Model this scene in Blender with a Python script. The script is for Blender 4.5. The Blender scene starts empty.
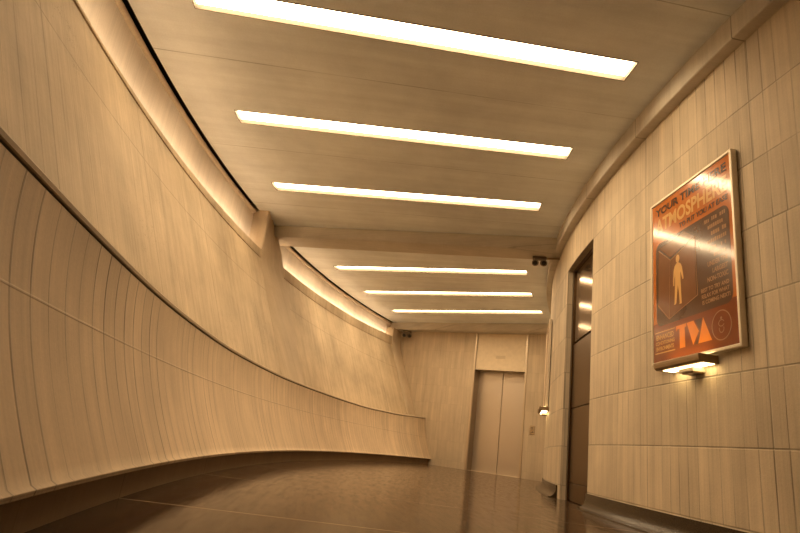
import bpy, bmesh, math, random
from mathutils import Vector, Matrix
from mathutils.geometry import tessellate_polygon

S = bpy.context.scene
COL = S.collection
PI = math.pi
rad = math.radians
rng = random.Random(7)

# ------------------------------------------------------------------ layout
CX, CY = 17.0, 4.2            # the corridor is an arc around this point
R_RIGHT = 15.15               # right wall
R_BEAM = 15.235               # front of the cornice beam on the right wall
R_KICK = 18.02
R_SLOT = 19.245                # outer edge of the ceiling
H = 3.12                      # ceiling height
HB = 2.95                     # underside of the beams
TH0 = -46.0                   # corridor end behind the camera
CAM_Z = 0.32

EW_P = Vector((1.211, 12.844, 0.0))           # end wall: a point and its direction
EW_A = rad(-31.5)
EW_D = Vector((math.cos(EW_A), math.sin(EW_A), 0))
EW_N = Vector((EW_D.y, -EW_D.x, 0))           # towards the corridor


def pol(R, th, z=0.0):
    t = rad(th)
    return Vector((CX - R * math.cos(t), CY + R * math.sin(t), z))


def end_theta(R):
    """angle at which the circle of radius R meets the end wall"""
    lo, hi = 15.0, 45.0
    for _ in range(40):
        m = (lo + hi) / 2
        if (pol(R, m) - EW_P).dot(EW_N) > 0:
            lo = m
        else:
            hi = m
    return lo


def lerp_table(tab, x):
    if x <= tab[0][0]:
        return tab[0][1]
    for (a, va), (b, vb) in zip(tab, tab[1:]):
        if x <= b:
            f = (x - a) / (b - a)
            f = f * f * (3 - 2 * f) * 0.4 + f * 0.6
            return va + (vb - va) * f
    return tab[-1][1]


LEDGE = [(-46, 0.872), (-9, 0.862), (-4, 0.842), (0, 0.836), (5, 0.842), (12, 0.856), (18.5, 0.858), (23, 0.885), (28.8, 0.955)]
LIPTOP = [(-46, 2.45), (-4, 2.475), (8, 2.555), (11, 2.60), (20, 2.665), (28.8, 2.75)]
LIPBOT = [(-46, 2.43), (-4, 2.435), (8, 2.445), (11, 2.455), (20, 2.49), (28.8, 2.55)]


def r_upper(z):
    return 18.46 + 0.40 * (z - 0.87)


# ------------------------------------------------------------------ object helpers
def tag(o, label=None, cat=None, group=None, kind=None):
    if label:
        o['label'] = label
    if cat:
        o['category'] = cat
    if group:
        o['group'] = group
    if kind:
        o['kind'] = kind
    return o


def empty(name, loc=(0, 0, 0), mat=None):
    o = bpy.data.objects.new(name, None)
    o.empty_display_size = 0.1
    COL.objects.link(o)
    if mat is not None:
        o.matrix_world = mat
    else:
        o.location = loc
    return o


def obj(name, bm, mat, parent=None, smooth=False, recalc=True):
    me = bpy.data.meshes.new(name)
    if recalc:
        bmesh.ops.recalc_face_normals(bm, faces=bm.faces)
    bm.to_mesh(me)
    bm.free()
    for m in (mat if isinstance(mat, (list, tuple)) else [mat]):
        me.materials.append(m)
    for p in me.polygons:
        p.use_smooth = smooth
    o = bpy.data.objects.new(name, me)
    COL.objects.link(o)
    if parent is not None:
        o.parent = parent
    return o


def sharp(o, ang=35):
    me = o.data
    for p in me.polygons:
        p.use_smooth = True
    try:
        me.set_sharp_from_angle(angle=rad(ang))
    except Exception:
        pass
    return o


def box(bm, lo, hi, bev=0.0, M=None, seg=2):
    vs = [bm.verts.new((x, y, z)) for x in (lo[0], hi[0]) for y in (lo[1], hi[1]) for z in (lo[2], hi[2])]
    fs = [(0, 1, 3, 2), (4, 6, 7, 5), (0, 4, 5, 1), (2, 3, 7, 6), (0, 2, 6, 4), (1, 5, 7, 3)]
    faces = [bm.faces.new([vs[i] for i in f]) for f in fs]
    geom = vs
    if bev > 0:
        edges = list({e for f in faces for e in f.edges})
        r = bmesh.ops.bevel(bm, geom=edges, offset=bev, segments=seg, profile=0.5, affect='EDGES')
        geom = list({v for f in r['faces'] for v in f.verts} | {v for v in vs if v.is_valid})
    if M is not None:
        for v in geom:
            v.co = M @ v.co
    return geom


def sweep(bm, prof_fn, ths, uv_r=None, closed=False, caps=False, v_fn=None, t_shift=None):
    """prof_fn(th) -> list of (R, z); swept around the corridor's centre; UV in metres"""
    uvl = bm.loops.layers.uv.verify()
    rows, uvs = [], []
    for th in ths:
        pr = prof_fn(th)
        row, ur = [], []
        acc = 0.0
        for i, pz in enumerate(pr):
            R, z = pz[0], pz[1]
            dt = pz[2] if len(pz) > 2 else 0.0
            if i:
                acc += math.hypot(R - pr[i - 1][0], z - pr[i - 1][1])
            row.append(bm.verts.new(pol(R, th + dt, z)))
            ur.append(((uv_r or pr[0][0]) * rad(th + dt), (z if v_fn is None else v_fn(R, z, acc))))
        rows.append(row)
        uvs.append(ur)
    n = len(rows[0])
    for i in range(len(rows) - 1):
        for j in range(n if closed else n - 1):
            k = (j + 1) % n
            f = bm.faces.new((rows[i][j], rows[i][k], rows[i + 1][k], rows[i + 1][j]))
            for l, uv in zip(f.loops, (uvs[i][j], uvs[i][k], uvs[i + 1][k], uvs[i + 1][j])):
                l[uvl].uv = uv
    if caps:
        for row in (rows[0], rows[-1]):
            f = bm.faces.new(row)
            for l in f.loops:
                l[uvl].uv = (l.vert.co.y, l.vert.co.z)
    return rows


def frange(a, b, step=0.5):
    n = max(1, int(math.ceil(abs(b - a) / step)))
    return [a + (b - a) * i / n for i in range(n + 1)]


def prism(bm, pts, zlo, zhi):
    """closed prism over a plan polygon"""
    lo = [bm.verts.new((p[0], p[1], zlo)) for p in pts]
    hi = [bm.verts.new((p[0], p[1], zhi)) for p in pts]
    n = len(pts)
    bm.faces.new(lo[::-1])
    bm.faces.new(hi)
    for i in range(n):
        j = (i + 1) % n
        bm.faces.new((lo[i], lo[j], hi[j], hi[i]))
    uv = bm.loops.layers.uv.verify()
    return lo + hi


def uv_planar(bm, fn):
    uv = bm.loops.layers.uv.verify()
    for f in bm.faces:
        for l in f.loops:
            l[uv].uv = fn(l.vert.co)


def cyl(bm, p0, p1, r0, r1=None, n=20, caps=True):
    r1 = r0 if r1 is None else r1
    p0, p1 = Vector(p0), Vector(p1)
    d = (p1 - p0).normalized()
    a = d.orthogonal().normalized()
    b = d.cross(a)
    c0 = [bm.verts.new(p0 + (a * math.cos(2 * PI * i / n) + b * math.sin(2 * PI * i / n)) * r0) for i in range(n)]
    c1 = [bm.verts.new(p1 + (a * math.cos(2 * PI * i / n) + b * math.sin(2 * PI * i / n)) * r1) for i in range(n)]
    for i in range(n):
        j = (i + 1) % n
        bm.faces.new((c0[i], c0[j], c1[j], c1[i]))
    if caps:
        bm.faces.new(c0[::-1])
        bm.faces.new(c1)


# ------------------------------------------------------------------ materials
class NT:
    def __init__(self, name):
        self.m = bpy.data.materials.new(name)
        self.m.use_nodes = True
        self.t = self.m.node_tree
        self.t.nodes.clear()
        self.out = self.t.nodes.new('ShaderNodeOutputMaterial')

    def n(self, typ, **kw):
        nd = self.t.nodes.new(typ)
        for k, v in kw.items():
            setattr(nd, k, v)
        return nd

    def link(self, a, b):
        self.t.links.new(a, b)

    def put(self, sock, v):
        if hasattr(v, 'links') or isinstance(v, bpy.types.NodeSocket):
            self.link(v, sock)
        else:
            sock.default_value = v

    def math(self, op, a, b=None, c=None, clamp=False):
        nd = self.n('ShaderNodeMath', operation=op, use_clamp=clamp)
        self.put(nd.inputs[0], a)
        if b is not None:
            self.put(nd.inputs[1], b)
        if c is not None:
            self.put(nd.inputs[2], c)
        return nd.outputs[0]

    def comb(self, x, y=0.0, z=0.0):
        nd = self.n('ShaderNodeCombineXYZ')
        self.put(nd.inputs[0], x)
        self.put(nd.inputs[1], y)
        self.put(nd.inputs[2], z)
        return nd.outputs[0]

    def white(self, x, y=0.0):
        nd = self.n('ShaderNodeTexWhiteNoise', noise_dimensions='2D')
        self.put(nd.inputs['Vector'], self.comb(x, y))
        return nd.outputs['Value']

    def noise(self, vec, scale=1.0, detail=3.0, rough=0.5):
        nd = self.n('ShaderNodeTexNoise', noise_dimensions='3D')
        self.put(nd.inputs['Vector'], vec)
        nd.inputs['Scale'].default_value = scale
        nd.inputs['Detail'].default_value = detail
        nd.inputs['Roughness'].default_value = rough
        return nd.outputs['Fac']

    def maprange(self, v, a, b, c, d, smooth=False):
        nd = self.n('ShaderNodeMapRange', clamp=True)
        if smooth:
            nd.interpolation_type = 'SMOOTHSTEP'
        self.put(nd.inputs['Value'], v)
        for k, x in zip(('From Min', 'From Max', 'To Min', 'To Max'), (a, b, c, d)):
            self.put(nd.inputs[k], x)
        return nd.outputs['Result']

    def mixc(self, f, a, b, mode='MIX'):
        nd = self.n('ShaderNodeMix', data_type='RGBA', blend_type=mode)
        self.put(nd.inputs[0], f)
        self.put(nd.inputs[6], a)
        self.put(nd.inputs[7], b)
        return nd.outputs[2]

    def scale_color(self, col, f):
        nd = self.n('ShaderNodeVectorMath', operation='SCALE')
        self.put(nd.inputs[0], col)
        self.put(nd.inputs['Scale'], f)
        return nd.outputs[0]

    def uv(self):
        nd = self.n('ShaderNodeUVMap')
        s = self.n('ShaderNodeSeparateXYZ')
        self.link(nd.outputs[0], s.inputs[0])
        return nd.outputs[0], s.outputs[0], s.outputs[1]

    def line(self, x, period, offset, half, soft=1.6):
        """1 on thin lines every `period` (x in metres), 0 between"""
        t = self.math('SUBTRACT', x, offset)
        t = self.math('DIVIDE', t, period)
        f = self.math('FRACT', t)
        d = self.math('ABSOLUTE', self.math('SUBTRACT', f, 0.5))
        d = self.math('MULTIPLY', self.math('SUBTRACT', 0.5, d), period)
        return self.maprange(d, half * 0.5, half * soft, 1.0, 0.0, True)

    def principled(self, color, rough=0.6, metal=0.0, normal=None, spec=None, coat=0.0, coat_rough=0.1):
        b = self.n('ShaderNodeBsdfPrincipled')
        self.put(b.inputs['Base Color'], color)
        self.put(b.inputs['Roughness'], rough)
        b.inputs['Metallic'].default_value = metal
        if spec is not None:
            b.inputs['Specular IOR Level'].default_value = spec
        b.inputs['Coat Weight'].default_value = coat
        b.inputs['Coat Roughness'].default_value = coat_rough
        b.inputs['Coat IOR'].default_value = 1.5
        if normal is not None:
            self.link(normal, b.inputs['Normal'])
        self.link(b.outputs[0], self.out.inputs[0])
        return b

    def bump(self, h, strength=0.3, dist=0.01):
        nd = self.n('ShaderNodeBump')
        nd.inputs['Strength'].default_value = strength
        nd.inputs['Distance'].default_value = dist
        self.link(h, nd.inputs['Height'])
        return nd.outputs[0]


def c4(c):
    return (c[0], c[1], c[2], 1.0)


def board_concrete(name, base, board=0.105, u_joint=None, v_joint=None, tone=0.10, line_s=0.35, streak=0.12,
                   mottle=0.16, joint_s=0.55, row_h=0.395, row_off=0.14, rough=0.62, bump=0.25, line_half=0.0035, joint_half=0.004,
                   streak_scale=55.0, cracks=0.0, slab=0.0, v_top=99.0):
    """concrete cast against upright boards: u runs along the wall, v up it, both in metres"""
    t = NT(name)
    vec, u, v = t.uv()
    row = t.math('FLOOR', t.math('DIVIDE', t.math('SUBTRACT', v, row_off), row_h))
    row = t.math('MINIMUM', row, 6.0)
    wob = t.noise(t.comb(t.math('MULTIPLY', u, 0.6), t.math('MULTIPLY', v, 0.8), 2.0), 1.0, 1.0)
    uu = t.math('ADD', t.math('SUBTRACT', u, u_joint[1] if u_joint else 0.0), t.math('MULTIPLY', t.math('SUBTRACT', wob, 0.5), 0.02))
    uu = t.math('ADD', uu, t.math('MULTIPLY', t.math('SUBTRACT', t.white(row, 3.0), 0.5), board * 0.3))
    bi = t.math('FLOOR', t.math('DIVIDE', uu, board))
    rnd = t.white(bi, row)
    rnd2 = t.white(bi, t.math('ADD', row, 31.0))
    fac = t.math('ADD', 1.0 - tone / 2, t.math('MULTIPLY', rnd, tone))
    # edge of each board, some stronger than others
    ln = t.line(uu, board, 0.0, line_half)
    fade = t.noise(t.comb(t.math('MULTIPLY', u, 3.0), t.math('MULTIPLY', v, 2.2), 9.0), 1.0, 2.0)
    ls = t.math('MULTIPLY', t.math('POWER', rnd2, 0.8), t.maprange(fade, 0.35, 0.62, 0.15, 1.0))
    ln = t.math('MULTIPLY', ln, ls)
    st = t.noise(t.comb(t.math('MULTIPLY', u, streak_scale), t.math('MULTIPLY', v, 1.3), 0.0), 1.0, 4.0, 0.6)
    st2 = t.noise(t.comb(t.math('MULTIPLY', u, 11.0), t.math('MULTIPLY', v, 0.9), 4.0), 1.0, 3.0)
    mo = t.noise(t.comb(u, v, 0.0), 1.7, 4.0, 0.6)
    grain = t.noise(t.comb(u, v, 7.0), 75.0, 3.0, 0.7)
    fac = t.math('MULTIPLY', fac, t.maprange(st, 0.25, 0.75, 1 - streak, 1 + streak))
    fac = t.math('MULTIPLY', fac, t.maprange(st2, 0.25, 0.75, 1 - streak, 1 + streak))
    fac = t.math('MULTIPLY', fac, t.maprange(mo, 0.25, 0.75, 1 - mottle, 1 + mottle))
    fac = t.math('MULTIPLY', fac, t.maprange(grain, 0.2, 0.8, 0.94, 1.06))
    if slab and u_joint and v_joint:
        pi_ = t.math('FLOOR', t.math('DIVIDE', t.math('SUBTRACT', u, u_joint[1]), u_joint[0]))
        pr_ = t.math('FLOOR', t.math('DIVIDE', t.math('SUBTRACT', v, v_joint[1]), v_joint[0]))
        fac = t.math('MULTIPLY', fac, t.math('ADD', 1 - slab / 2, t.math('MULTIPLY', t.white(pi_, pr_), slab)))
    hgt = t.math('MULTIPLY', ln, -1.0)
    dark = t.math('MULTIPLY', ln, line_s)
    if u_joint:
        j = t.line(u, u_joint[0], u_joint[1], joint_half)
        jf = t.noise(t.comb(u, t.math('MULTIPLY', v, 1.6), 13.0), 2.0, 3.0)
        j = t.math('MULTIPLY', j, t.maprange(jf, 0.3, 0.6, 0.45, 1.0))
        dark = t.math('MAXIMUM', dark, t.math('MULTIPLY', j, joint_s))
        hgt = t.math('SUBTRACT', hgt, t.math('MULTIPLY', j, 1.5))
    if v_joint:
        j = t.line(v, v_joint[0], v_joint[1], joint_half)
        jf = t.noise(t.comb(t.math('MULTIPLY', u, 1.6), v, 17.0), 2.0, 3.0)
        j = t.math('MULTIPLY', j, t.maprange(jf, 0.3, 0.6, 0.35, 1.0))
        j = t.math('MULTIPLY', j, t.math('LESS_THAN', v, v_top))
        dark = t.math('MAXIMUM', dark, t.math('MULTIPLY', j, joint_s))
        hgt = t.math('SUBTRACT', hgt, t.math('MULTIPLY', j, 1.5))
    if cracks:
        wv = t.noise(t.comb(u, v, 21.0), 2.4, 5.0, 0.65)
        cr = t.maprange(t.math('ABSOLUTE', t.math('SUBTRACT', wv, 0.5)), 0.0, 0.004, 1.0, 0.0)
        gate = t.maprange(t.noise(t.comb(u, v, 41.0), 1.1, 1.0), 0.5, 0.6, 0.0, 1.0)
        dark = t.math('MAXIMUM', dark, t.math('MULTIPLY', t.math('MULTIPLY', cr, gate), cracks))
    hgt = t.math('ADD', hgt, t.math('MULTIPLY', st, 0.55))
    hgt = t.math('ADD', hgt, t.math('MULTIPLY', grain, 0.25))
    fac = t.math('MULTIPLY', fac, t.math('SUBTRACT', 1.0, dark))
    col = t.scale_color(base[:3], fac)
    t.principled(col, rough, normal=t.bump(hgt, bump, 0.006), spec=0.35)
    return t.m


CONC = (0.56, 0.455, 0.315)
ARC_R = R_RIGHT * rad(4.46)
ARC_L = 18.2 * rad(4.4)
m_right = board_concrete('board_marked_concrete_right', (0.60, 0.505, 0.375), board=ARC_R / 12, u_joint=(ARC_R, R_RIGHT * rad(-5.48)),
                         v_joint=(0.395, 0.140), tone=0.16, line_s=0.55, streak=0.10, mottle=0.14, bump=0.4, slab=0.12, joint_s=0.42, line_half=0.0045, v_top=2.8)
m_lower = board_concrete('board_marked_concrete_lower', (0.62, 0.49, 0.345), board=ARC_L / 12, u_joint=(ARC_L, 18.2 * rad(-6.25)),
                         v_joint=(0.44, 0.12), tone=0.09, line_s=0.8, streak=0.09, mottle=0.15, row_h=5.0, row_off=-1.0, bump=0.35,
                         joint_half=0.003, joint_s=0.25, line_half=0.0045)
m_upper = board_concrete('board_marked_concrete_upper', (0.475, 0.385, 0.27), board=0.14, u_joint=(ARC_L, 18.2 * rad(-6.25)),
                         v_joint=(1.13, 0.87), tone=0.06, line_s=0.3, streak=0.11, mottle=0.24, row_h=5.0, row_off=-1.0, bump=0.3,
                         joint_half=0.004, joint_s=0.38, cracks=0.3)
m_end = board_concrete('board_marked_concrete_end', (0.53, 0.44, 0.325), board=0.075, v_joint=(0.395, 0.140), tone=0.10, line_s=0.22,
                       streak=0.10, mottle=0.10, bump=0.2, joint_s=0.10)
m_rib = board_concrete('smooth_concrete_rib', (0.49, 0.40, 0.29), board=0.5, tone=0.03, line_s=0.0, streak=0.08, mottle=0.12, bump=0.15)
m_cove = board_concrete('plaster_cove', (0.68, 0.60, 0.50), board=0.16, tone=0.05, line_s=0.16, streak=0.06, mottle=0.06, row_h=5.0,
                        row_off=-1.0, bump=0.15)
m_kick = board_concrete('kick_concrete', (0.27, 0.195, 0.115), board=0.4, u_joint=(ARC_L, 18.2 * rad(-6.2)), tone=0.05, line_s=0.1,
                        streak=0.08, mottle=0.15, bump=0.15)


def ceiling_mat():
    t = NT('cast_concrete_ceiling')
    g = t.n('ShaderNodeNewGeometry')
    s = t.n('ShaderNodeSeparateXYZ')
    t.link(g.outputs['Position'], s.inputs[0])
    dx = t.math('SUBTRACT', CX, s.outputs[0])
    dy = t.math('SUBTRACT', s.outputs[1], CY)
    th = t.math('ARCTAN2', dy, dx)
    R = t.math('SQRT', t.math('ADD', t.math('MULTIPLY', dx, dx), t.math('MULTIPLY', dy, dy)))
    u = t.math('MULTIPLY', th, 17.0)
    j = t.line(u, 17.0 * rad(4.46), 17.0 * rad(-5.48), 0.004)
    j = t.math('MULTIPLY', j, t.maprange(t.noise(t.comb(u, R, 3.0), 1.5, 2.0), 0.35, 0.6, 0.25, 1.0))
    st = t.noise(t.comb(t.math('MULTIPLY', u, 7.0), t.math('MULTIPLY', R, 0.5), 0.0), 1.0, 5.0, 0.6)
    mo = t.noise(t.comb(u, R, 5.0), 1.1, 5.0, 0.6)
    gr = t.noise(t.comb(u, R, 9.0), 70.0, 3.0, 0.7)
    f = t.maprange(st, 0.25, 0.75, 0.90, 1.10)
    f = t.math('MULTIPLY', f, t.maprange(mo, 0.25, 0.75, 0.84, 1.16))
    f = t.math('MULTIPLY', f, t.maprange(gr, 0.2, 0.8, 0.95, 1.05))
    f = t.math('MULTIPLY', f, t.math('SUBTRACT', 1.0, t.math('MULTIPLY', j, 0.45)))
    h = t.math('ADD', t.math('MULTIPLY', st, 0.5), t.math('MULTIPLY', gr, 0.3))
    h = t.math('SUBTRACT', h, j)
    t.principled(t.scale_color((0.83, 0.87, 0.89), f), 0.65, normal=t.bump(h, 0.2, 0.006), spec=0.3)
    return t.m


def floor_mat():
    t = NT('polished_brown_granite_floor')
    g = t.n('ShaderNodeNewGeometry')
    s = t.n('ShaderNodeSeparateXYZ')
    t.link(g.outputs['Position'], s.inputs[0])
    dx = t.math('SUBTRACT', CX, s.outputs[0])
    dy = t.math('SUBTRACT', s.outputs[1], CY)
    th = t.math('ARCTAN2', dy, dx)
    R = t.math('SQRT', t.math('ADD', t.math('MULTIPLY', dx, dx), t.math('MULTIPLY', dy, dy)))
    u = t.math('MULTIPLY', th, 17.0)
    j = t.line(u, 17.0 * rad(4.4) / 1.0, 17.0 * rad(-6.2), 0.0035)
    j2 = t.line(R, 0.98, 15.25, 0.003)
    j = t.math('MAXIMUM', j, t.math('MULTIPLY', j2, 0.12))
    sp = t.noise(g.outputs['Position'], 130.0, 4.0, 0.75)
    cl = t.noise(g.outputs['Position'], 6.0, 5.0, 0.6)
    sw = t.noise(t.comb(t.math('MULTIPLY', u, 4.0), t.math('MULTIPLY', R, 26.0), 1.0), 1.0, 4.0, 0.65)
    f = t.maprange(sp, 0.34, 0.68, 0.25, 2.2)
    f = t.math('MULTIPLY', f, t.maprange(cl, 0.3, 0.7, 0.75, 1.25))
    col = t.scale_color((0.060, 0.037, 0.022), f)
    col = t.mixc(t.math('MULTIPLY', j, 0.85), col, c4((0.50, 0.37, 0.23)))
    ro = t.maprange(sw, 0.3, 0.7, 0.06, 0.20)
    ro = t.math('ADD', ro, t.math('MULTIPLY', j, 0.2))
    h = t.math('ADD', t.math('MULTIPLY', sw, 0.3), t.math('MULTIPLY', j, -1.0))
    t.principled(col, ro, normal=t.bump(h, 0.045, 0.002), spec=0.06)
    return t.m


def granite_mat():
    t = NT('dark_speckled_granite_base')
    g = t.n('ShaderNodeNewGeometry')
    sp = t.noise(g.outputs['Position'], 160.0, 4.0, 0.75)
    col = t.scale_color((0.034, 0.023, 0.013), t.maprange(sp, 0.3, 0.72, 0.3, 2.2))
    t.principled(col, 0.22, spec=0.14)
    return t.m


def metal(name, col, rough, brushed=0.0, metallic=1.0):
    t = NT(name)
    tc = t.n('ShaderNodeTexCoord')
    s = t.n('ShaderNodeSeparateXYZ')
    t.link(tc.outputs['Object'], s.inputs[0])
    nz = t.noise(t.comb(t.math('MULTIPLY', s.outputs[0], 60.0), t.math('MULTIPLY', s.outputs[1], 60.0), t.math('MULTIPLY', s.outputs[2], 1.5)), 1.0, 2.0)
    f = t.maprange(nz, 0.3, 0.7, 1 - brushed, 1 + brushed)
    t.principled(t.scale_color(col, f), rough, metallic)
    return t.m


def plain(name, col, rough=0.5, spec=0.5, var=0.05, coat=0.0, coat_rough=0.1):
    t = NT(name)
    tc = t.n('ShaderNodeTexCoord')
    nz = t.noise(tc.outputs['Object'], 14.0, 3.0)
    t.principled(t.scale_color(col, t.maprange(nz, 0.3, 0.7, 1 - var, 1 + var)), rough, spec=spec, coat=coat, coat_rough=coat_rough)
    return t.m


def emit(name, col, strength):
    t = NT(name)
    e = t.n('ShaderNodeEmission')
    e.inputs[0].default_value = c4(col)
    e.inputs[1].default_value = strength
    t.link(e.outputs[0], t.out.inputs[0])
    t.m.cycles.emission_sampling = 'FRONT'
    return t.m


WARM = (1.0, 0.71, 0.405)
m_ceil = ceiling_mat()
m_floor = floor_mat()
m_granite = granite_mat()
m_diff = emit('light_diffuser', WARM, 18.5)
m_cove_tube = emit('cove_tube', (1.0, 0.77, 0.53), 95.0)
m_lamp_glow = emit('lamp_glow', (1.0, 0.70, 0.32), 9.0)
m_lamp_glow_up = emit('lamp_glow_up', (1.0, 0.70, 0.32), 7.0)
m_housing = plain('cream_enamel', (0.80, 0.70, 0.52), 0.45)
m_recess = plain('recess_sides', (0.14, 0.13, 0.105), 0.6, 0.2)
m_lighttrim = plain('dark_light_trim', (0.16, 0.12, 0.08), 0.5)
m_dark = plain('dark_slot', (0.05, 0.038, 0.026), 0.8)
m_bronze = metal('dark_bronze', (0.16, 0.105, 0.06), 0.34, 0.0)
m_door2 = metal('polished_bronze_panel', (0.28, 0.18, 0.10), 0.13, 0.0)
m_door2_low = metal('satin_bronze_panel', (0.155, 0.098, 0.05), 0.34, 0.0)
m_steel = metal('brushed_steel_door', (0.66, 0.585, 0.50), 0.33, 0.0, 0.75)
m_frame_metal = metal('satin_metal_frame', (0.66, 0.57, 0.45), 0.32, 0.0, 0.8)
m_lampbox = metal('brushed_lamp_bronze', (0.36, 0.26, 0.155), 0.38, 0.0, 0.7)
m_jamb = metal('dark_metal_jamb', (0.36, 0.29, 0.21), 0.35, 0.0, 0.7)
m_header = plain('satin_header_panel', (0.74, 0.63, 0.47), 0.42, 0.4)
m_plaque = plain('faint_plaque', (0.60, 0.50, 0.36), 0.5)
m_alu = metal('champagne_frame', (0.80, 0.72, 0.58), 0.42, 0.03, 0.6)
m_knob = metal('bright_button', (0.9, 0.82, 0.68), 0.2, 0.0)
m_grey = plain('grey_plastic', (0.17, 0.13, 0.09), 0.5)
m_lens = plain('dark_lens', (0.03, 0.025, 0.02), 0.12)
m_conduit = plain('painted_conduit', (0.36, 0.27, 0.18), 0.5)

# ------------------------------------------------------------------ floor
bm = bmesh.new()
sweep(bm, lambda th: [(14.6, 0.0), (15.3, 0.0), (16.2, 0.0), (17.1, 0.0), (18.0, 0.0), (18.4, 0.0)], frange(TH0, 33.0, 1.0), 17.0)
tag(obj('floor', bm, m_floor), 'polished dark brown granite floor mirroring the far wall', 'floor', kind='structure')

# ------------------------------------------------------------------ ceiling with its light openings
LIGHTS = [((-1.712, 3.115), (1.484, 3.263)), ((-1.756, 4.632), (1.433, 4.488)), ((-1.676, 6.145), (1.492, 5.712)),
          ((-1.150, 9.260), (1.940, 8.105)), ((-0.675, 10.695), (2.329, 9.262)), ((-0.085, 12.015), (2.821, 10.362))]
LW = 0.205


def light_rect(a, b, w=LW, grow=0.0):
    a, b = Vector(a), Vector(b)
    d = (b - a).normalized()
    n = Vector((-d.y, d.x))
    a = a - d * grow
    b = b + d * grow
    return [a - n * grow, b - n * grow, b + n * (w + grow), a + n * (w + grow)]


outer = [pol(R_SLOT, t) for t in frange(TH0, 30.0, 0.5)] + [pol(15.0, t) for t in frange(36.0, TH0, 1.0)]
outer = [Vector((p.x, p.y, 0)) for p in outer]
holes = [[Vector((p.x, p.y, 0)) for p in light_rect(*L)] for L in LIGHTS]
tris = tessellate_polygon([outer] + holes)
flat = outer + [p for h_ in holes for p in h_]
bm = bmesh.new()
vs = [bm.verts.new((p.x, p.y, H)) for p in flat]
for tr in tris:
    try:
        bm.faces.new([vs[i] for i in tr])
    except ValueError:
        pass
for f in bm.faces:
    f.normal_update()
    if f.normal.z > 0:
        f.normal_flip()
# the slab's edge towards the slot
n_out = len(frange(TH0, 30.0, 0.5))
up = [bm.verts.new((outer[i].x, outer[i].y, H + 0.16)) for i in range(n_out)]
for i in range(n_out - 1):
    bm.faces.new((vs[i], vs[i + 1], up[i + 1], up[i]))
tag(obj('ceiling', bm, m_ceil, recalc=False), 'flat brown cast concrete ceiling holding six light strips', 'ceiling', kind='structure')

LIGHT_LABELS = [
    'bright recessed ceiling light strip nearest the viewer, widest of the six',
    'second bright recessed ceiling light strip counted from the viewer, level with the poster',
    'recessed ceiling light strip just in front of the concrete cross beam',
    'thin recessed ceiling light strip just beyond the concrete cross beam',
    'thin recessed ceiling light strip in the middle of the three beyond the cross beam',
    'thin recessed ceiling light strip farthest away, closest to the elevator wall']
for L, lab in zip(LIGHTS, LIGHT_LABELS):
    q = [Vector((p.x, p.y, H)) for p in light_rect(*L)]
    base = sum(q, Vector()) / 4
    ang = math.atan2(q[1].y - q[0].y, q[1].x - q[0].x)
    M = Matrix.Translation(base) @ Matrix.Rotation(ang, 4, 'Z')
    root = empty('ceiling_light', mat=M)
    tag(root, lab, 'ceiling light', 'recessed ceiling light strips')
    ln = (q[1] - q[0]).length / 2
    w = LW / 2
    dp = 0.040
    bm = bmesh.new()        # recess: four sides, open below
    lo = [bm.verts.new((x, y, 0.0)) for x, y in ((-ln, -w), (ln, -w), (ln, w), (-ln, w))]
    hi = [bm.verts.new((x, y, dp)) for x, y in ((-ln, -w), (ln, -w), (ln, w), (-ln, w))]
    for i in range(4):
        j = (i + 1) % 4
        bm.faces.new((lo[i], lo[j], hi[j], hi[i]))
    obj('housing', bm, m_recess, root)
    bm = bmesh.new()
    bm.faces.new([bm.verts.new((x, y, dp - 0.004)) for x, y in ((-ln, -w), (-ln, w), (ln, w), (ln, -w))])
    obj('diffuser', bm, m_diff, root, recalc=False)
    bm = bmesh.new()
    box(bm, (-ln, -w, dp), (ln, w, dp + 0.012))
    obj('back_tray', bm, m_recess, root)
    bm = bmesh.new()        # thin dark rim round the opening
    r = 0.007
    for lo_, hi_ in (((-ln - r, -w - r, -0.004), (ln + r, -w, 0.004)), ((-ln - r, w, -0.004), (ln + r, w + r, 0.004)),
                     ((-ln - r, -w, -0.004), (-ln, w, 0.004)), ((ln, -w, -0.004), (ln + r, w, 0.004))):
        box(bm, lo_, hi_)
    obj('rim', bm, m_lighttrim, root)

# ------------------------------------------------------------------ left wall
wl = empty('wall_left', pol(18.2, 0, 0))
tag(wl, 'curved concrete wall on the left, scooped below and leaning back above', 'wall', kind='structure')
WLI = Matrix.Translation(-wl.location)


def child(name, bm, mat, parent, **kw):
    """a mesh given in world coordinates, hung under an unrotated Empty"""
    for v in bm.verts:
        v.co = v.co - parent.location
    return obj(name, bm, mat, parent, **kw)


LOW = [(18.20, 1.0), (18.192, 0.80), (18.178, 0.63), (18.155, 0.50), (18.120, 0.38), (18.070, 0.265), (18.012, 0.16), (17.962, 0.065), (17.950, 0.030)]


def end_adj(fn, ths):
    return ths


def lower_prof(th):
    zt = lerp_table(LEDGE, th) - 0.008
    zb = 0.108
    pts = []
    n = 26
    for i in range(n + 1):
        f = i / n
        z = zb + 0.024 + (zt - zb - 0.024) * f
        zz = 0.16 + (0.835 - 0.16) * (z - zb - 0.024) / (zt - zb - 0.024)
        R = 18.2 - 0.245 * (max(0.0, (0.86 - zz)) / 0.72) ** 1.75
        pts.append((R, z))
    bot = [(18.3, zb), (17.962, zb), (17.955, zb + 0.004), (17.953, zb + 0.016)]
    return bot + pts


TH_END = end_theta(18.0)
ths_l = frange(TH0, TH_END, 0.5)
bm = bmesh.new()
sweep(bm, lower_prof, ths_l, 18.2)
sharp(child('lower_panel', bm, m_lower, wl, recalc=True), 50)


def coping_prof(th):
    z = lerp_table(LEDGE, th)
    return [(18.34, z), (18.199, z), (18.1935, z + 0.003), (18.193, z + 0.016), (18.197, z + 0.022), (18.215, z + 0.027), (18.26, z + 0.030), (18.52, z + 0.036)]


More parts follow.
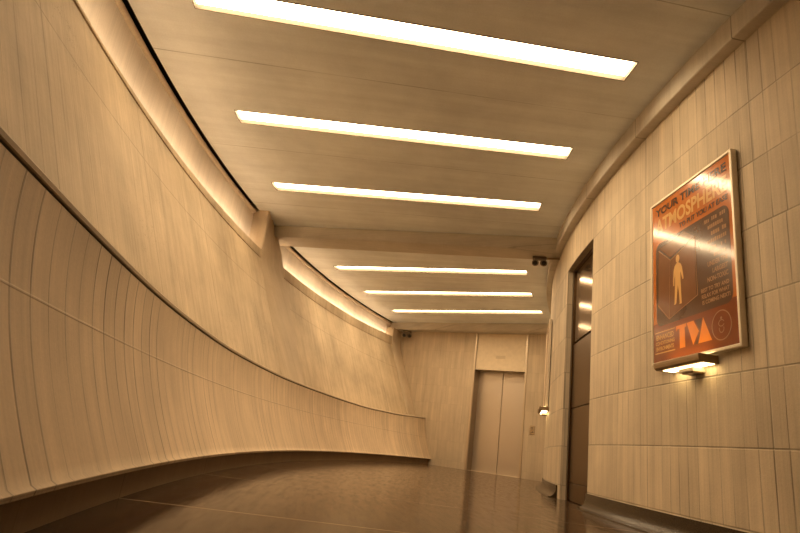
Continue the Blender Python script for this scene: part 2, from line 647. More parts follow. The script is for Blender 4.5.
bm = bmesh.new()
sweep(bm, coping_prof, ths_l, 18.2)
sharp(child('coping', bm, m_rib, wl), 22)


def upper_prof(th):
    zl = lerp_table(LEDGE, th) + 0.02
    zb, zt = lerp_table(LIPBOT, th), lerp_table(LIPTOP, th)
    pts = []
    for i in range(15):
        z = zl + (zb - zl) * i / 14
        pts.append((r_upper(z), z))
    Rl = r_upper(zb)
    pts += [(Rl - 0.010, zb + 0.002), (Rl - 0.012, zb + 0.008), (Rl + 0.004, zt - 0.004), (Rl + 0.016, zt), (Rl + 0.030, zt), (Rl + 0.032, zt - 0.20)]
    return pts


def cove_prof(th):
    zt = lerp_table(LIPTOP, th)
    z0 = zt - 0.20
    Rl = r_upper(lerp_table(LIPBOT, th)) + 0.032
    pts = [(Rl - 0.004, z0), (19.27, z0)]
    a = Vector((19.275, z0 + 0.01))
    b = Vector((19.312, 3.072))
    for i in range(1, 15):
        f = i / 14
        R = a.x + (b.x - a.x) * (1 - (1 - f) ** 1.9)
        z = a.y + (b.y - a.y) * f
        pts.append((R, z))
    return pts


def cove_top_prof(th):
    return [(19.314, 3.066), (19.300, 3.072), (19.286, 3.080), (19.279, 3.092), (19.280, 3.104), (19.30, 3.115), (19.46, 3.14)]


TH_R0, TH_R1 = 8.7, 10.75         # the rib that divides the wall
TH_UE = end_theta(18.9)
for a, b in ((TH0, TH_R0 + 0.3), (TH_R1 - 0.3, TH_UE)):
    bm = bmesh.new()
    sweep(bm, upper_prof, frange(a, b, 0.5), 18.2)
    sharp(child('upper_panel', bm, m_upper, wl), 45)
    bm = bmesh.new()
    sweep(bm, cove_prof, frange(a, end_theta(19.3) if b > 20 else 9.7, 0.5), 18.2)
    sharp(child('cove', bm, m_cove, wl), 50)
    bm = bmesh.new()
    sweep(bm, cove_top_prof, frange(a, end_theta(19.35) if b > 20 else 9.7, 0.5), 18.2)
    sharp(child('cove_cornice', bm, m_rib, wl), 50)
bm = bmesh.new()
sweep(bm, lambda th: [(19.24, H + 0.15), (19.5, H + 0.15), (19.5, 2.9)], frange(TH0, 29.5, 1.0), 18.2)
child('slot_backing', bm, m_dark, wl)

# light strips lying in the cove behind the lip
for a, b, lab in ((-13.0, TH_R0 - 0.1, 'warm strip light hidden in the cove above the near part of the left wall'),
                  (TH_R1 + 0.1, end_theta(19.12) - 0.2, 'warm strip light hidden in the cove above the far part of the left wall')):
    def lip_in(th):
        return r_upper(lerp_table(LIPBOT, th)) + 0.033, lerp_table(LIPTOP, th)

    def channel_prof(th):
        r, z = lip_in(th)
        return [(r, z - 0.17), (r, z - 0.095), (r + 0.022, z - 0.095), (r + 0.022, z - 0.101), (r + 0.006, z - 0.101), (r + 0.006, z - 0.164),
                (r + 0.022, z - 0.164), (r + 0.022, z - 0.17)]

    def strip_prof(th):
        r, z = lip_in(th)
        return [(r + 0.010, z - 0.162), (r + 0.010, z - 0.103)]
    root = empty('cove_light', pol(19.13, (a + b) / 2, lerp_table(LIPTOP, (a + b) / 2) - 0.17))
    tag(root, lab, 'strip light', 'strip lights in the wall cove')
    bm = bmesh.new()
    sweep(bm, channel_prof, frange(a, b, 0.5), 18.2, closed=True, caps=True)
    child('channel', bm, m_housing, root)
    bm = bmesh.new()
    sweep(bm, strip_prof, frange(a, b, 1.5), 18.2)
    for f in bm.faces:
        f.normal_update()
        c_ = f.calc_center_median()
        if f.normal.dot(Vector((c_.x - CX, c_.y - CY, 0))) < 0:
            f.normal_flip()
    child('light_strip', bm, m_cove_tube, root, recalc=False)

# kick below the overhang
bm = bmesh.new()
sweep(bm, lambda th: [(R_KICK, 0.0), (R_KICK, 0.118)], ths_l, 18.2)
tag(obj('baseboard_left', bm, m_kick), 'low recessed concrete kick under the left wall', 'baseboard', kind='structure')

# rib between the two upper wall panels
def rib_mesh(th0, th1, d0, d1, ztop, zbot_fn, top_r, top_r1):
    bm = bmesh.new()
    zs = [0.0, 0.15, 0.35, 0.55, 0.75, 0.9, 1.0]
    rows = []
    uvl = bm.loops.layers.uv.verify()
    zlip = lerp_table(LIPBOT, th0)
    levels = [zbot_fn + (zlip - zbot_fn) * k for k in zs] + [zlip + 0.10, zlip + 0.25, ztop]
    for z in levels:
        if z <= zlip + 1e-6:
            ra, rb = r_upper(z) - d0, r_upper(z) - d1
        else:
            f = (z - zlip) / (ztop - zlip)
            ra = r_upper(zlip) - d0 + (top_r - r_upper(zlip) + d0) * (f * f)
            rb = r_upper(zlip) - d1 + (top_r1 - r_upper(zlip) + d1) * (f ** 1.3)
        back = max(r_upper(z) + 0.12, 19.46 if z > zlip + 1e-6 else 0)
        if z >= zlip - 1e-6:
            back = 19.46
        rows.append([bm.verts.new(pol(back, th0, z)), bm.verts.new(pol(ra + 0.012, th0, z)), bm.verts.new(pol(ra, th0 + 0.05, z)),
                     bm.verts.new(pol((ra + rb) / 2, (th0 + th1) / 2, z)),
                     bm.verts.new(pol(rb, th1 - 0.06, z)), bm.verts.new(pol(rb + 0.014, th1, z)), bm.verts.new(pol(back, th1, z))])
    for r0, r1 in zip(rows, rows[1:]):
        for i in range(6):
            bm.faces.new((r0[i], r0[i + 1], r1[i + 1], r1[i]))
        bm.faces.new((r0[6], r0[0], r1[0], r1[6]))
    bm.faces.new(rows[0])
    bm.faces.new(rows[-1])
    uv_planar(bm, lambda c: (c.y * 1.0 - c.x * 0.3, c.z))
    return bm


o = obj('trim_1', rib_mesh(TH_R0, TH_R1, 0.01, 0.10, H + 0.1, 0.872, 19.10, 19.28), m_rib)
tag(sharp(o, 30), 'slanted concrete rib dividing the upper left wall, under the cross beam', 'wall rib', kind='structure')
o = obj('trim_2', rib_mesh(27.55, end_theta(18.9), 0.02, 0.05, HB, 0.93, 19.12, 19.14), m_rib)
tag(sharp(o, 30), 'narrow slanted concrete rib where the left wall meets the elevator wall', 'wall rib', kind='structure')

# ------------------------------------------------------------------ right wall with its doorway
DA, DB, DZ = 3.45, 7.52, 2.52            # doorway: angles and head height
bm = bmesh.new()
TR_END = end_theta(R_RIGHT)
wall_p = lambda z0, z1: (lambda th: [(R_RIGHT, z0 + (z1 - z0) * i / 6) for i in range(7)])
sweep(bm, wall_p(0.0, H), frange(TH0, DA, 0.5), R_RIGHT)
sweep(bm, wall_p(0.0, H), frange(DB, TR_END, 0.5), R_RIGHT)
sweep(bm, wall_p(DZ, H), frange(DA, DB, 0.5), R_RIGHT)
# reveals of the doorway
DEP = 0.13
uvl = bm.loops.layers.uv.verify()
for th in (DA, DB):
    pts = [pol(R_RIGHT, th, 0), pol(R_RIGHT - DEP, th, 0), pol(R_RIGHT - DEP, th, DZ), pol(R_RIGHT, th, DZ)]
    f = bm.faces.new([bm.verts.new(p) for p in pts])
    for l, uv in zip(f.loops, ((0.2, 0), (0.2 + DEP, 0), (0.2 + DEP, DZ), (0.2, DZ))):
        l[uvl].uv = uv
sweep(bm, lambda th: [(R_RIGHT, DZ), (R_RIGHT - DEP, DZ)], frange(DA, DB, 0.5), R_RIGHT, v_fn=lambda R, z, a: 3.0 + a)
tag(obj('wall_right', bm, m_right, smooth=False), 'convex board-marked concrete wall on the right with fine panel joints', 'wall', kind='structure')


def cove_base(th):
    pts = [(R_RIGHT - 0.004, 0.0), (R_RIGHT - 0.004, 0.132), (R_RIGHT + 0.012, 0.132), (R_RIGHT + 0.014, 0.126)]
    for i in range(1, 9):
        a = PI / 2 * i / 8
        pts.append((R_RIGHT + 0.014 + 0.082 * (1 - math.cos(a)), 0.100 - 0.094 * math.sin(a)))
    pts.append((R_RIGHT + 0.098, 0.0))
    return pts


bm = bmesh.new()
for a, b in ((TH0, DA), (DB + 0.55, TR_END)):
    sweep(bm, cove_base, frange(a, b, 0.5), R_RIGHT, closed=True, caps=True)
tag(sharp(obj('baseboard_right', bm, m_granite), 40), 'dark speckled granite baseboard curving out from the right wall onto the floor', 'baseboard', kind='structure')

# doorway filling: bronze panels
dn = empty('door_2', pol(R_RIGHT - 0.09, (DA + DB) / 2, 0))
tag(dn, 'tall dark bronze doorway recessed in the right wall left of the poster', 'door', kind='structure')


def bronze_panel(name, z0, z1, mat, R0=R_RIGHT - 0.075, a=DA, b=DB, parent=dn):
    bm = bmesh.new()
    A, B = pol(R0, a, 0), pol(R0, b, 0)
    d = (B - A).normalized()
    n = Vector((d.y, -d.x, 0))
    if n.x > 0:
        n = -n
    P = [A, B, B - n * 0.03, A - n * 0.03]
    prism(bm, P, z0, z1)
    bmesh.ops.bevel(bm, geom=list(bm.edges), offset=0.003, segments=1, affect='EDGES')
    return child(name, bm, mat, parent)


bronze_panel('transom_panel', 1.652, DZ - 0.03, m_door2, a=DA + 0.05, b=DB - 0.28)
bronze_panel('upper_panel', 0.934, 1.628, m_door2_low, a=DA + 0.05, b=DB - 0.28)
bronze_panel('lower_panel', 0.182, 0.926, m_door2_low, a=DA + 0.05, b=DB - 0.28)
bronze_panel('kick_plate', 0.006, 0.176, m_door2_low, a=DA + 0.05, b=DB - 0.28)
bm = bmesh.new()
fr = [(DB - 0.28, DB, 0.0, DZ), (DA, DA + 0.05, 0.0, DZ), (DA, DB, DZ - 0.03, DZ)]
for a, b, z0, z1 in fr:
    prism(bm, [pol(R_RIGHT - 0.06, a), pol(R_RIGHT - 0.06, b), pol(R_RIGHT - 0.125, b), pol(R_RIGHT - 0.125, a)], z0, z1)
child('door_frame', bm, m_bronze, dn)
bm = bmesh.new()
A, B = pol(R_RIGHT - 0.118, DA), pol(R_RIGHT - 0.118, DB)
A2, B2 = pol(R_RIGHT - 0.13, DA), pol(R_RIGHT - 0.13, DB)
prism(bm, [A, B, B2, A2], 0.0, DZ)
child('back_plate', bm, m_dark, dn)

# cornice beam along the top of the right wall
bm = bmesh.new()
sweep(bm, lambda th: [(R_RIGHT - 0.01, HB), (R_BEAM - 0.006, HB), (R_BEAM, HB + 0.006), (R_BEAM, H)], frange(TH0, end_theta(R_BEAM), 0.5), R_RIGHT,
      v_fn=lambda R, z, a: a)
m_beam = board_concrete('beam_concrete', (0.58, 0.535, 0.46), board=0.6, u_joint=(ARC_R, R_RIGHT * rad(-5.48)), tone=0.04, line_s=0.0,
                        streak=0.08, mottle=0.14, bump=0.15, joint_s=0.6)
tag(sharp(obj('trim_3', bm, m_beam), 40), 'concrete cornice beam along the top of the right wall', 'beam', kind='structure')

# cross beam between the two ceiling bays
P1, P2 = Vector((-1.973, 7.641, 0)), Vector((1.819, 6.679, 0))
d = (P2 - P1).normalized()
n = Vector((-d.y, d.x, 0))
a_, b_ = P1 - d * 0.42, P2 + d * 0.16
bm = bmesh.new()
prism(bm, [a_, b_, b_ + n * 0.42, a_ + n * 0.42], HB, H)
bmesh.ops.bevel(bm, geom=list(bm.edges), offset=0.012, segments=2, affect='EDGES')
uv_planar(bm, lambda c: (c.z * 2 + c.y, c.x))
tag(sharp(obj('trim_4', bm, m_beam), 40), 'concrete cross beam dividing the ceiling into two bays', 'beam', kind='structure')

# beam above the elevator wall
bm = bmesh.new()
a_, b_ = EW_P - EW_D * 1.45, EW_P + EW_D * 3.05
prism(bm, [a_ + EW_N * 0.25, b_ + EW_N * 0.25, b_ - EW_N * 0.01, a_ - EW_N * 0.01], HB, H)
bmesh.ops.bevel(bm, geom=list(bm.edges), offset=0.012, segments=2, affect='EDGES')
uv_planar(bm, lambda c: (c.z * 2 + c.y, c.x))
if EW_N.y > 0:
    raise RuntimeError('end wall normal')
tag(sharp(obj('trim_5', bm, m_beam), 40), 'concrete beam above the elevator wall', 'beam', kind='structure')

# ------------------------------------------------------------------ end wall with the elevator
EU0, EU1, EZ = 0.875, 2.035, 2.13        # opening, header above to the beam
REC = 0.28


def ew(u, z, off=0.0):
    p = EW_P + EW_D * u + EW_N * off
    return Vector((p.x, p.y, z))


bm = bmesh.new()


def quad(bm, pts, uvs=None):
    uvl = bm.loops.layers.uv.verify()
    f = bm.faces.new([bm.verts.new(p) for p in pts])
    if uvs:
        for l, uv in zip(f.loops, uvs):
            l[uvl].uv = uv


def ewquad(u0, u1, z0, z1):
    quad(bm, [ew(u0, z0), ew(u1, z0), ew(u1, z1), ew(u0, z1)], [(u0, z0), (u1, z0), (u1, z1), (u0, z1)])


ewquad(-1.6, EU0, 0, H)
ewquad(EU1, 3.2, 0, H)
ewquad(EU0, EU1, HB, H)
for u in (EU0, EU1):
    quad(bm, [ew(u, 0), ew(u, 0, -REC - 0.02), ew(u, HB, -REC - 0.02), ew(u, HB)], [(0, 0), (.2, 0), (.2, HB), (0, HB)])
tag(obj('wall_back', bm, m_end), 'board-marked concrete end wall around the elevator', 'wall', kind='structure')

de = empty('door_1', ew((EU0 + EU1) / 2, 0))
de.rotation_euler = (0, 0, EW_A)
tag(de, 'closed brushed steel elevator doors with a tan header panel in the end wall', 'elevator door', kind='structure')
W2 = (EU1 - EU0) / 2
# local frame: x along the wall, y into the wall (away from the corridor), z up
bm = bmesh.new()
box(bm, (-W2 + 0.004, REC, 0.004), (-0.004, REC + 0.04, EZ), 0.004)
obj('door_leaf', bm, m_steel, de)
bm = bmesh.new()
box(bm, (0.004, REC, 0.004), (W2 - 0.004, REC + 0.04, EZ), 0.004)
obj('door_leaf', bm, m_steel, de)
bm = bmesh.new()
box(bm, (-W2 + 0.012, 0.015, EZ), (W2 - 0.012, REC + 0.06, HB - 0.002), 0.004)
obj('header_panel', bm, m_header, de)
bm = bmesh.new()
box(bm, (-0.11, 0.009, 2.385), (0.11, 0.0155, 2.455), 0.002)
obj('floor_plaque', bm, m_plaque, de)
for s in (-1, 1):
    bm = bmesh.new()
    x0, x1 = sorted((s * (W2 - 0.012), s * (W2 + 0.03)))
    box(bm, (x0, -0.018, 0.0), (x1, 0.03, HB - 0.004), 0.004)
    obj('frame_post', bm, m_frame_metal, de)
for s in (-1, 1):
    bm = bmesh.new()
    x0, x1 = sorted((s * (W2 - 0.012), s * (W2 - 0.002)))
    box(bm, (x0, 0.03, 0.0), (x1, REC, EZ), 0.002)
    obj('jamb', bm, m_jamb, de)
bm = bmesh.new()
box(bm, (-W2, 0.0, 0.0), (W2, REC + 0.02, 0.006), 0.001)
obj('sill', bm, m_frame_metal, de)
bm = bmesh.new()
box(bm, (-W2, REC + 0.045, 0.0), (W2, REC + 0.06, HB))
obj('shaft_backing', bm, m_dark, de)

# call buttons right of the elevator
cb = empty('call_button_panel', ew(2.245, 0.957))
cb.rotation_euler = (0, 0, EW_A)
tag(cb, 'small metal plate with two round bright call buttons, right of the elevator', 'call buttons')
bm = bmesh.new()
box(bm, (-0.05, -0.012, -0.09), (0.05, 0.0, 0.09), 0.004)
obj('plate', bm, metal('button_plate', (0.50, 0.40, 0.28), 0.35, 0.04), cb)
for z in (0.037, -0.034):
    bm = bmesh.new()
    cyl(bm, (0, -0.012, z), (0, -0.020, z), 0.022, 0.022, 24)
    obj('button_ring', bm, m_bronze, cb)
    bm = bmesh.new()
    cyl(bm, (0, -0.018, z), (0, -0.026, z), 0.0165, 0.014, 24)
    obj('button', bm, m_knob, cb)

# wall closing the corridor behind the viewer
bm = bmesh.new()
quad(bm, [pol(15.0, TH0, 0), pol(19.5, TH0, 0), pol(19.5, TH0, H + 0.15), pol(15.0, TH0, H + 0.15)], [(0, 0), (4.5, 0), (4.5, H), (0, H)])
tag(obj('wall_front', bm, m_end), 'concrete wall closing the corridor behind the viewer', 'wall', kind='structure')

# ------------------------------------------------------------------ posters
def poster_matrix(A, B, z, sx=1.0):
    U = Vector((B[0] - A[0], B[1] - A[1], 0)).normalized()
    N = U.cross(Vector((0, 0, 1)))
    O = Vector(((A[0] + B[0]) / 2, (A[1] + B[1]) / 2, z))
    return Matrix(((U.x * sx, 0, N.x, O.x), (U.y * sx, 0, N.y, O.y), (0, 1, N.z, O.z), (0, 0, 0, 1)))


PW, PH = 0.925, 1.20
GL = dict(rough=0.2, spec=0.3, coat=1.0, coat_rough=0.10)


def ink(name, col):
    return plain(name, col, GL['rough'], GL['spec'], 0.04, GL['coat'], GL['coat_rough'])


m_or = ink('poster_orange', (0.54, 0.155, 0.018))
m_or_dim = ink('poster_orange_dim', (0.23, 0.054, 0.010))  # poster orange painted darker, for the lower sheet outside the glare
m_brn = ink('poster_brown', (0.105, 0.046, 0.018))
m_brn2 = ink('poster_mid_brown', (0.21, 0.085, 0.030))
m_ink = ink('poster_dark_ink', (0.085, 0.035, 0.014))
m_crm = ink('poster_cream', (0.80, 0.48, 0.17))
m_pale = ink('poster_pale_brown', (0.46, 0.25, 0.115))
m_bri = ink('poster_bright_orange', (0.86, 0.27, 0.035))


def frame_parts(root, dep=0.036):
    fw = 0.021
    bm = bmesh.new()
    w = PW / 2
    prof = [(0.0, -dep), (0.0, 0.0), (0.004, 0.002), (fw - 0.006, 0.002), (fw, -0.006)]
    corners = [(-w, 0), (w, 0), (w, PH), (-w, PH)]
    dirs = [(1, 1), (-1, 1), (-1, -1), (1, -1)]
    rows = []
    for (x, y), (sx, sy) in zip(corners, dirs):
        rows.append([bm.verts.new((x + sx * o_, y + sy * o_, z)) for o_, z in prof])
    for i in range(4):
        a, b = rows[i], rows[(i + 1) % 4]
        for k in range(len(prof) - 1):
            bm.faces.new((a[k], b[k], b[k + 1], a[k + 1]))
    bm.faces.new([r[0] for r in rows][::-1])
    obj('poster_frame', bm, m_alu, root)


def art_box(bm, x0, y0, x1, y1, z0, z1):
    box(bm, (x0 - PW / 2, y0, z0), (x1 - PW / 2, y1, z1))


def art_poly(bm, pts, z, th=0.0006):
    lo = [bm.verts.new((x - PW / 2, y, z)) for x, y in pts]
    hi = [bm.verts.new((x - PW / 2, y, z + th)) for x, y in pts]
    n = len(pts)
    try:
        bm.faces.new(lo[::-1])
        bm.faces.new(hi)
        for i in range(n):
            j = (i + 1) % n
            bm.faces.new((lo[i], lo[j], hi[j], hi[i]))
    except ValueError:
        pass


def art_line(bm, p, q, w, z, th=0.0006):
    p, q = Vector(p), Vector(q)
    d_ = (q - p).normalized()
    n_ = Vector((-d_.y, d_.x)) * w / 2
    art_poly(bm, [p - n_, q - n_, q + n_, p + n_], z, th)


def art_ring(bm, c, rx, ry, w, z, a0=0, a1=360, th=0.0006, n=48):
    for i in range(n):
        t0, t1 = rad(a0 + (a1 - a0) * i / n), rad(a0 + (a1 - a0) * (i + 1) / n)
        art_poly(bm, [(c[0] + rx * math.cos(t0), c[1] + ry * math.sin(t0)), (c[0] + (rx + w) * math.cos(t0), c[1] + (ry + w) * math.sin(t0)),
                      (c[0] + (rx + w) * math.cos(t1), c[1] + (ry + w) * math.sin(t1)), (c[0] + rx * math.cos(t1), c[1] + ry * math.sin(t1))], z, th)


def lettering(name, lines, mat, root, z=-0.0037):
    for l_ in lines:
        lettering_line(name, [l_], mat, root, z)


def lettering_line(name, lines, mat, root, z):
    """lines: (text, x0, x1, y0, y1) boxes on the poster, each text stretched to fill its box"""
    bm = bmesh.new()
    for text, x0, x1, y0, y1 in lines:
        cu = bpy.data.curves.new('text', 'FONT')
        cu.body = text
        cu.offset = 0.028
        cu.resolution_u = 3
        o_ = bpy.data.objects.new('text', cu)
        COL.objects.link(o_)
        bpy.context.view_layer.update()
        me = bpy.data.meshes.new_from_object(o_.evaluated_get(bpy.context.evaluated_depsgraph_get()))
        xs = [v.co.x for v in me.vertices]
        ys = [v.co.y for v in me.vertices]
        mx, Mx, my, My = min(xs), max(xs), min(ys), max(ys)
        for v in me.vertices:
            v.co = (x0 - PW / 2 + (v.co.x - mx) / (Mx - mx) * (x1 - x0), y0 + (v.co.y - my) / (My - my) * (y1 - y0), z)
        bm.from_mesh(me)
        bpy.data.objects.remove(o_)
        bpy.data.curves.remove(cu)
        bpy.data.meshes.remove(me)
    bm.normal_update()
    for f in bm.faces:
        if f.normal.z < 0:
            f.normal_flip()
    return obj(name, bm, mat, root, recalc=False)


def rounded(x0, y0, x1, y1, r, n=6):
    pts = []
    for cx_, cy_, a0 in ((x1 - r, y1 - r, 0), (x0 + r, y1 - r, 90), (x0 + r, y0 + r, 180), (x1 - r, y0 + r, 270)):
        for i in range(n + 1):
            a = rad(a0 + 90 * i / n)
            pts.append((cx_ + r * math.cos(a), cy_ + r * math.sin(a)))
    return pts


pm = poster_matrix((1.812, 3.772), (1.8665, 2.870), 1.055, 0.904 / 0.925)
ps = empty('poster', mat=pm)
tag(ps, 'framed orange and brown poster with lettering and a walking figure on the right wall', 'poster', 'framed posters on the right wall')
frame_parts(ps)
bm = bmesh.new()
art_box(bm, 0.018, 0.018, PW - 0.018, PH - 0.018, -0.012, -0.0055)
obj('printed_sheet', bm, m_or, ps)
bm = bmesh.new()
art_box(bm, 0.021, 0.021, PW - 0.021, 0.285, -0.0058, -0.0050)
obj('footer_dim', bm, m_or_dim, ps)  # missing glare at the bottom put into the colour
bm = bmesh.new()
art_poly(bm, rounded(0.062, 0.262, 0.872, 0.868, 0.06), -0.0054)
obj('brown_panel', bm, m_brn, ps)
bm = bmesh.new()
art_poly(bm, [(0.088, 0.40), (0.222, 0.285), (0.222, 0.30), (0.245, 0.70), (0.10, 0.815)], -0.0049)
art_poly(bm, [(0.11, 0.83), (0.255, 0.72), (0.53, 0.78), (0.42, 0.85)], -0.0049)
art_poly(bm, [(0.225, 0.30), (0.53, 0.375), (0.53, 0.77), (0.257, 0.705)], -0.0050)
obj('booth_drawing', bm, m_brn2, ps)
bm = bmesh.new()
for p, q in (((0.084, 0.416), (0.222, 0.292)), ((0.222, 0.292), (0.545, 0.38)), ((0.222, 0.292), (0.25, 0.70)), ((0.25, 0.70), (0.10, 0.815)),
             ((0.25, 0.70), (0.535, 0.775)), ((0.535, 0.775), (0.545, 0.38))):
    art_line(bm, p, q, 0.0045, -0.0042)
obj('booth_outline', bm, m_pale, ps)
# walking figure: a plain silhouette
fig = [(0.322, 0.655), (0.300, 0.640), (0.286, 0.610), (0.279, 0.540), (0.281, 0.505), (0.290, 0.503), (0.293, 0.545), (0.303, 0.590),
       (0.301, 0.520), (0.295, 0.450), (0.289, 0.385), (0.281, 0.374), (0.305, 0.374), (0.312, 0.385), (0.322, 0.450), (0.332, 0.505),
       (0.343, 0.450), (0.349, 0.380), (0.346, 0.366), (0.372, 0.366), (0.371, 0.380), (0.368, 0.450), (0.365, 0.520), (0.364, 0.590),
       (0.376, 0.560), (0.388, 0.525), (0.400, 0.530), (0.394, 0.565), (0.384, 0.615), (0.370, 0.640), (0.350, 0.653)]
bm = bmesh.new()
art_poly(bm, fig, -0.0040)
art_poly(bm, [(0.337 + 0.021 * math.cos(rad(a)), 0.684 + 0.028 * math.sin(rad(a))) for a in range(0, 360, 20)], -0.0040)
art_poly(bm, [(0.327, 0.645), (0.348, 0.645), (0.346, 0.67), (0.328, 0.67)], -0.0040)
obj('figure_silhouette', bm, m_crm, ps)
lettering('dark_heading', [('YOUR TIME HERE', 0.070, 0.868, 1.083, 1.142)], m_ink, ps)
lettering('cream_headline', [('ATMOSPHERE', 0.070, 0.868, 0.950, 1.058)], m_crm, ps)
lettering('dark_subline', [('TO PUT YOU AT EASE', 0.365, 0.868, 0.893, 0.930)], m_ink, ps)
rows_txt = [('UNDER THE', 0.655, 0.845, 0.527, 0.558), ('LARGEST', 0.700, 0.842, 0.478, 0.509), ('NON-TOXIC', 0.648, 0.842, 0.430, 0.461),
            ('BEST TO TRY AND', 0.580, 0.845, 0.378, 0.404), ('RELAX FOR WHAT', 0.585, 0.845, 0.340, 0.366),
            ('IS COMING NEXT!', 0.590, 0.850, 0.302, 0.328)]
lettering('pale_paragraph', rows_txt, m_pale, ps)
# lines of print too washed out to read
for k, y in enumerate((0.815, 0.768, 0.720, 0.672, 0.625, 0.577)):
    x = 0.64 + 0.03 * (k % 3)
    bm = bmesh.new()
    while x < 0.83:
        w_ = rng.uniform(0.010, 0.017)
        if rng.random() > 0.15:
            art_box(bm, x, y, min(x + w_, 0.845), y + rng.uniform(0.022, 0.027), -0.0047, -0.0040)
        x += w_ + 0.006
    obj('washed_out_print', bm, m_pale, ps)
lettering('footer_words', [('ENHANCED', 0.060, 0.272, 0.168, 0.204), ('CONDITIONING', 0.052, 0.280, 0.132, 0.157), ('ENVIRONMENTS', 0.058, 0.270, 0.094, 0.121)], m_crm, ps)
bm = bmesh.new()
art_line(bm, (0.046, 0.220), (0.284, 0.220), 0.007, -0.0042)
obj('footer_rule', bm, m_crm, ps)
bm = bmesh.new()
art_line(bm, (0.044, 0.077), (0.284, 0.077), 0.007, -0.0042)
obj('footer_rule', bm, m_crm, ps)
bm = bmesh.new()       # three-letter emblem
art_poly(bm, [(0.300, 0.226), (0.300, 0.190), (0.316, 0.202), (0.338, 0.204), (0.338, 0.075), (0.398, 0.075), (0.398, 0.204), (0.412, 0.204), (0.412, 0.226)], -0.0040)
art_poly(bm, [(0.420, 0.226), (0.492, 0.226), (0.545, 0.152), (0.482, 0.075)], -0.0040)
art_poly(bm, [(0.590, 0.228), (0.668, 0.076), (0.535, 0.076), (0.563, 0.150)], -0.0040)
obj('emblem_letters', bm, m_bri, ps)
bm = bmesh.new()
art_poly(bm, [(0.505, 0.226), (0.578, 0.226), (0.553, 0.158)], -0.0044)
art_poly(bm, [(0.555, 0.140), (0.500, 0.076), (0.528, 0.076)], -0.0044)
obj('emblem_gaps', bm, m_brn, ps)  # brown print in the gaps between the letters
bm = bmesh.new()
art_ring(bm, (0.758, 0.148), 0.083, 0.083, 0.006, -0.0042)
obj('seal_ring', bm, m_pale, ps)
bm = bmesh.new()
art_ring(bm, (0.758, 0.160), 0.022, 0.016, 0.005, -0.0042, 20, 340)
art_ring(bm, (0.758, 0.127), 0.018, 0.020, 0.005, -0.0042, 160, 380)
art_ring(bm, (0.758, 0.190), 0.0, 0.0, 0.008, -0.0042)
obj('seal_mark', bm, m_pale, ps)

# second poster farther along the wall, seen almost edge-on
A2, B2 = pol(R_RIGHT + 0.046, 16.05), pol(R_RIGHT + 0.046, 12.55)
ps2 = empty('poster', mat=poster_matrix((A2.x, A2.y), (B2.x, B2.y), 1.055))
tag(ps2, 'framed poster seen edge-on at the far end of the right wall, beyond the bronze doorway', 'poster', 'framed posters on the right wall')
frame_parts(ps2)
bm = bmesh.new()
art_box(bm, 0.018, 0.018, PW - 0.018, PH - 0.018, -0.012, -0.0055)
obj('printed_sheet', bm, m_or, ps2)


# ------------------------------------------------------------------ lamps under the posters
def poster_lamp(th_a, th_b, label):
    tm = (th_a + th_b) / 2
    A, B = pol(R_RIGHT, th_a), pol(R_RIGHT, th_b)
    M = poster_matrix((A.x, A.y), (B.x, B.y), 0.955)
    root = empty('poster_lamp', mat=M)
    tag(root, label, 'wall lamp', 'lamps under the posters')
    L = (B - A).length / 2
    y0, y1, D = 0.038, 0.088, 0.125          # height range above the base, depth from the wall
    # open sleeve: front, ends and rim; lens below and above
    bm = bmesh.new()
    t = 0.006
    prof = [(0.004, y0), (D - 0.018, y0), (D - 0.003, y0 + 0.012), (D, y0 + 0.03), (D, y1 - 0.006), (D - 0.006, y1), (0.004, y1)]
    ra = [bm.verts.new((-L, y, z)) for z, y in prof]
    rb = [bm.verts.new((L, y, z)) for z, y in prof]
    k = len(prof)
    for i in range(k):
        j = (i + 1) % k
        bm.faces.new((ra[i], ra[j], rb[j], rb[i]))
    bm.faces.new(ra)
    bm.faces.new(rb)
    obj('lamp_housing', bm, m_lampbox, root)
    bm = bmesh.new()
    box(bm, (-L + 0.05, y0 - 0.003, 0.020), (L - 0.012, y0 + 0.004, D - 0.036))
    obj('lower_lens', bm, m_lamp_glow, root)
    bm = bmesh.new()
    box(bm, (-L + 0.03, y1 - 0.003, 0.046), (L - 0.012, y1 + 0.002, 0.100))
    obj('upper_lens', bm, m_lamp_glow_up, root)
    bm = bmesh.new()
    box(bm, (-0.035, 0.004, 0.002), (0.115, y0 - 0.008, 0.080), 0.004)
    box(bm, (0.01, y0 - 0.009, 0.004), (0.07, y0 - 0.002, 0.03))
    obj('mounting_block', bm, m_housing, root)
    bm = bmesh.new()
    box(bm, (-0.005, -0.006, 0.012), (0.112, 0.0035, 0.078), 0.002)
    obj('cover_plate', bm, m_bronze, root)


poster_lamp(-2.28, -4.10, 'glowing bronze lamp on the wall under the orange poster')
poster_lamp(14.8, 12.3, 'small lit bronze wall lamp seen end-on between the elevator and the bronze doorway')


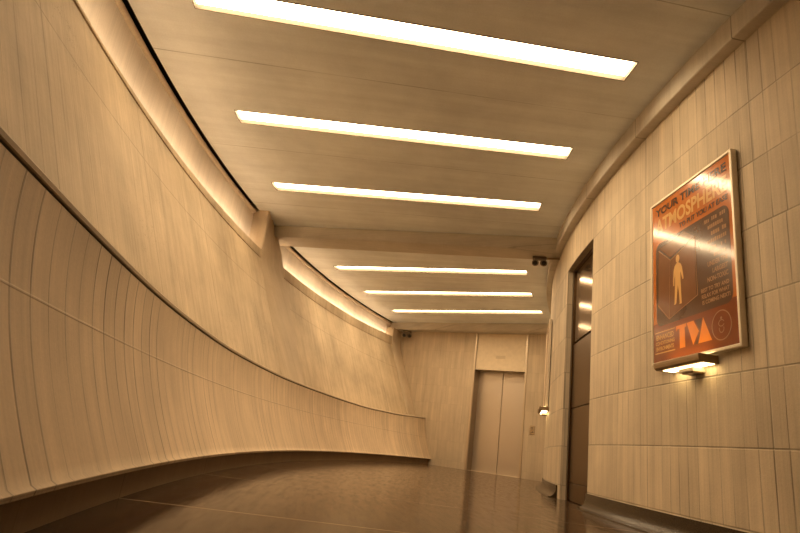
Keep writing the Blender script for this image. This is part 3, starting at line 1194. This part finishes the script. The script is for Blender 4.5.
# ------------------------------------------------------------------ small twin-head devices
def twin_head(name, M, label, s=1.0, conduit=None):
    """local: x across, y towards the viewer, z up; origin at the mounting point"""
    root = empty(name, mat=M)
    tag(root, label, 'security camera', 'small twin-headed devices')
    bm = bmesh.new()
    box(bm, (-0.075 * s, -0.03 * s, -0.035 * s), (0.075 * s, 0.03 * s, 0.0), 0.008 * s)
    obj('mount', bm, m_grey, root)
    for k in (-1, 1):
        bm = bmesh.new()
        cyl(bm, (k * 0.04 * s, 0.02 * s, -0.075 * s), (k * 0.046 * s, 0.085 * s, -0.10 * s), 0.034 * s, 0.036 * s, 20)
        cyl(bm, (k * 0.04 * s, 0.0, -0.03 * s), (k * 0.04 * s, 0.03 * s, -0.07 * s), 0.012 * s, 0.012 * s, 12)
        hd = obj('head', bm, m_grey, root)
        bm = bmesh.new()
        cyl(bm, (k * 0.046 * s, 0.084 * s, -0.0995 * s), (k * 0.0462 * s, 0.089 * s, -0.1015 * s), 0.027 * s, 0.022 * s, 20)
        obj('lens', bm, m_lens, hd)
    if conduit:
        bm = bmesh.new()
        cyl(bm, (0.07 * s, 0.0, -0.018 * s), conduit, 0.012, 0.012, 12)
        obj('conduit', bm, m_conduit, root)
    return root


face = lambda p, tgt: math.atan2(tgt[1] - p[1], tgt[0] - p[0]) - PI / 2
p = Vector((1.845, 6.99, HB))
twin_head('security_camera', Matrix.Translation(p) @ Matrix.Rotation(face(p, (0.2, 0)), 4, 'Z') @ Matrix.Scale(1, 4),
          'small dark twin-headed device under the right end of the cross beam, above the bronze doorway', 1.2,
          conduit=(-0.29, 0.02, -0.018))
p = ew(-0.90, HB, 0.11)
twin_head('security_camera', Matrix.Translation(p) @ Matrix.Rotation(face(p, (0.4, 0)), 4, 'Z'),
          'small dark twin-headed device high in the left corner of the elevator wall', 1.4)

# ------------------------------------------------------------------ world, camera, colour management
w = bpy.data.worlds.new('World')
S.world = w
w.use_nodes = True
w.node_tree.nodes['Background'].inputs[0].default_value = (0.02, 0.015, 0.01, 1)
w.node_tree.nodes['Background'].inputs[1].default_value = 0.2

pitch, roll = rad(17.7), rad(7.8)
F = Vector((0, math.cos(pitch), math.sin(pitch)))
R0 = Vector((1, 0, 0))
U0 = Vector((0, -math.sin(pitch), math.cos(pitch)))
X = R0 * math.cos(roll) + U0 * math.sin(roll)
Y = -R0 * math.sin(roll) + U0 * math.cos(roll)
cam = bpy.data.cameras.new('camera')
cam.sensor_width = 36.0
cam.sensor_fit = 'HORIZONTAL'
cam.lens = 554.0 / 800.0 * 36.0
cam.clip_start = 0.02
co = bpy.data.objects.new('camera', cam)
COL.objects.link(co)
co.matrix_world = Matrix(((X.x, Y.x, -F.x, 0), (X.y, Y.y, -F.y, 0), (X.z, Y.z, -F.z, CAM_Z), (0, 0, 0, 1)))
S.camera = co

S.view_settings.view_transform = 'Standard'
S.view_settings.look = 'None'
S.view_settings.exposure = 0.28
S.view_settings.gamma = 1.0
S.view_settings.use_curve_mapping = False
S.cycles.use_adaptive_sampling = False
S.cycles.seed = 11
S.cycles.use_denoising = True
S.cycles.denoising_prefilter = 'ACCURATE'
S.cycles.max_bounces = 10
S.cycles.diffuse_bounces = 6
S.cycles.glossy_bounces = 4
S.cycles.sample_clamp_indirect = 3.0
S.cycles.caustics_reflective = False
S.cycles.caustics_refractive = False
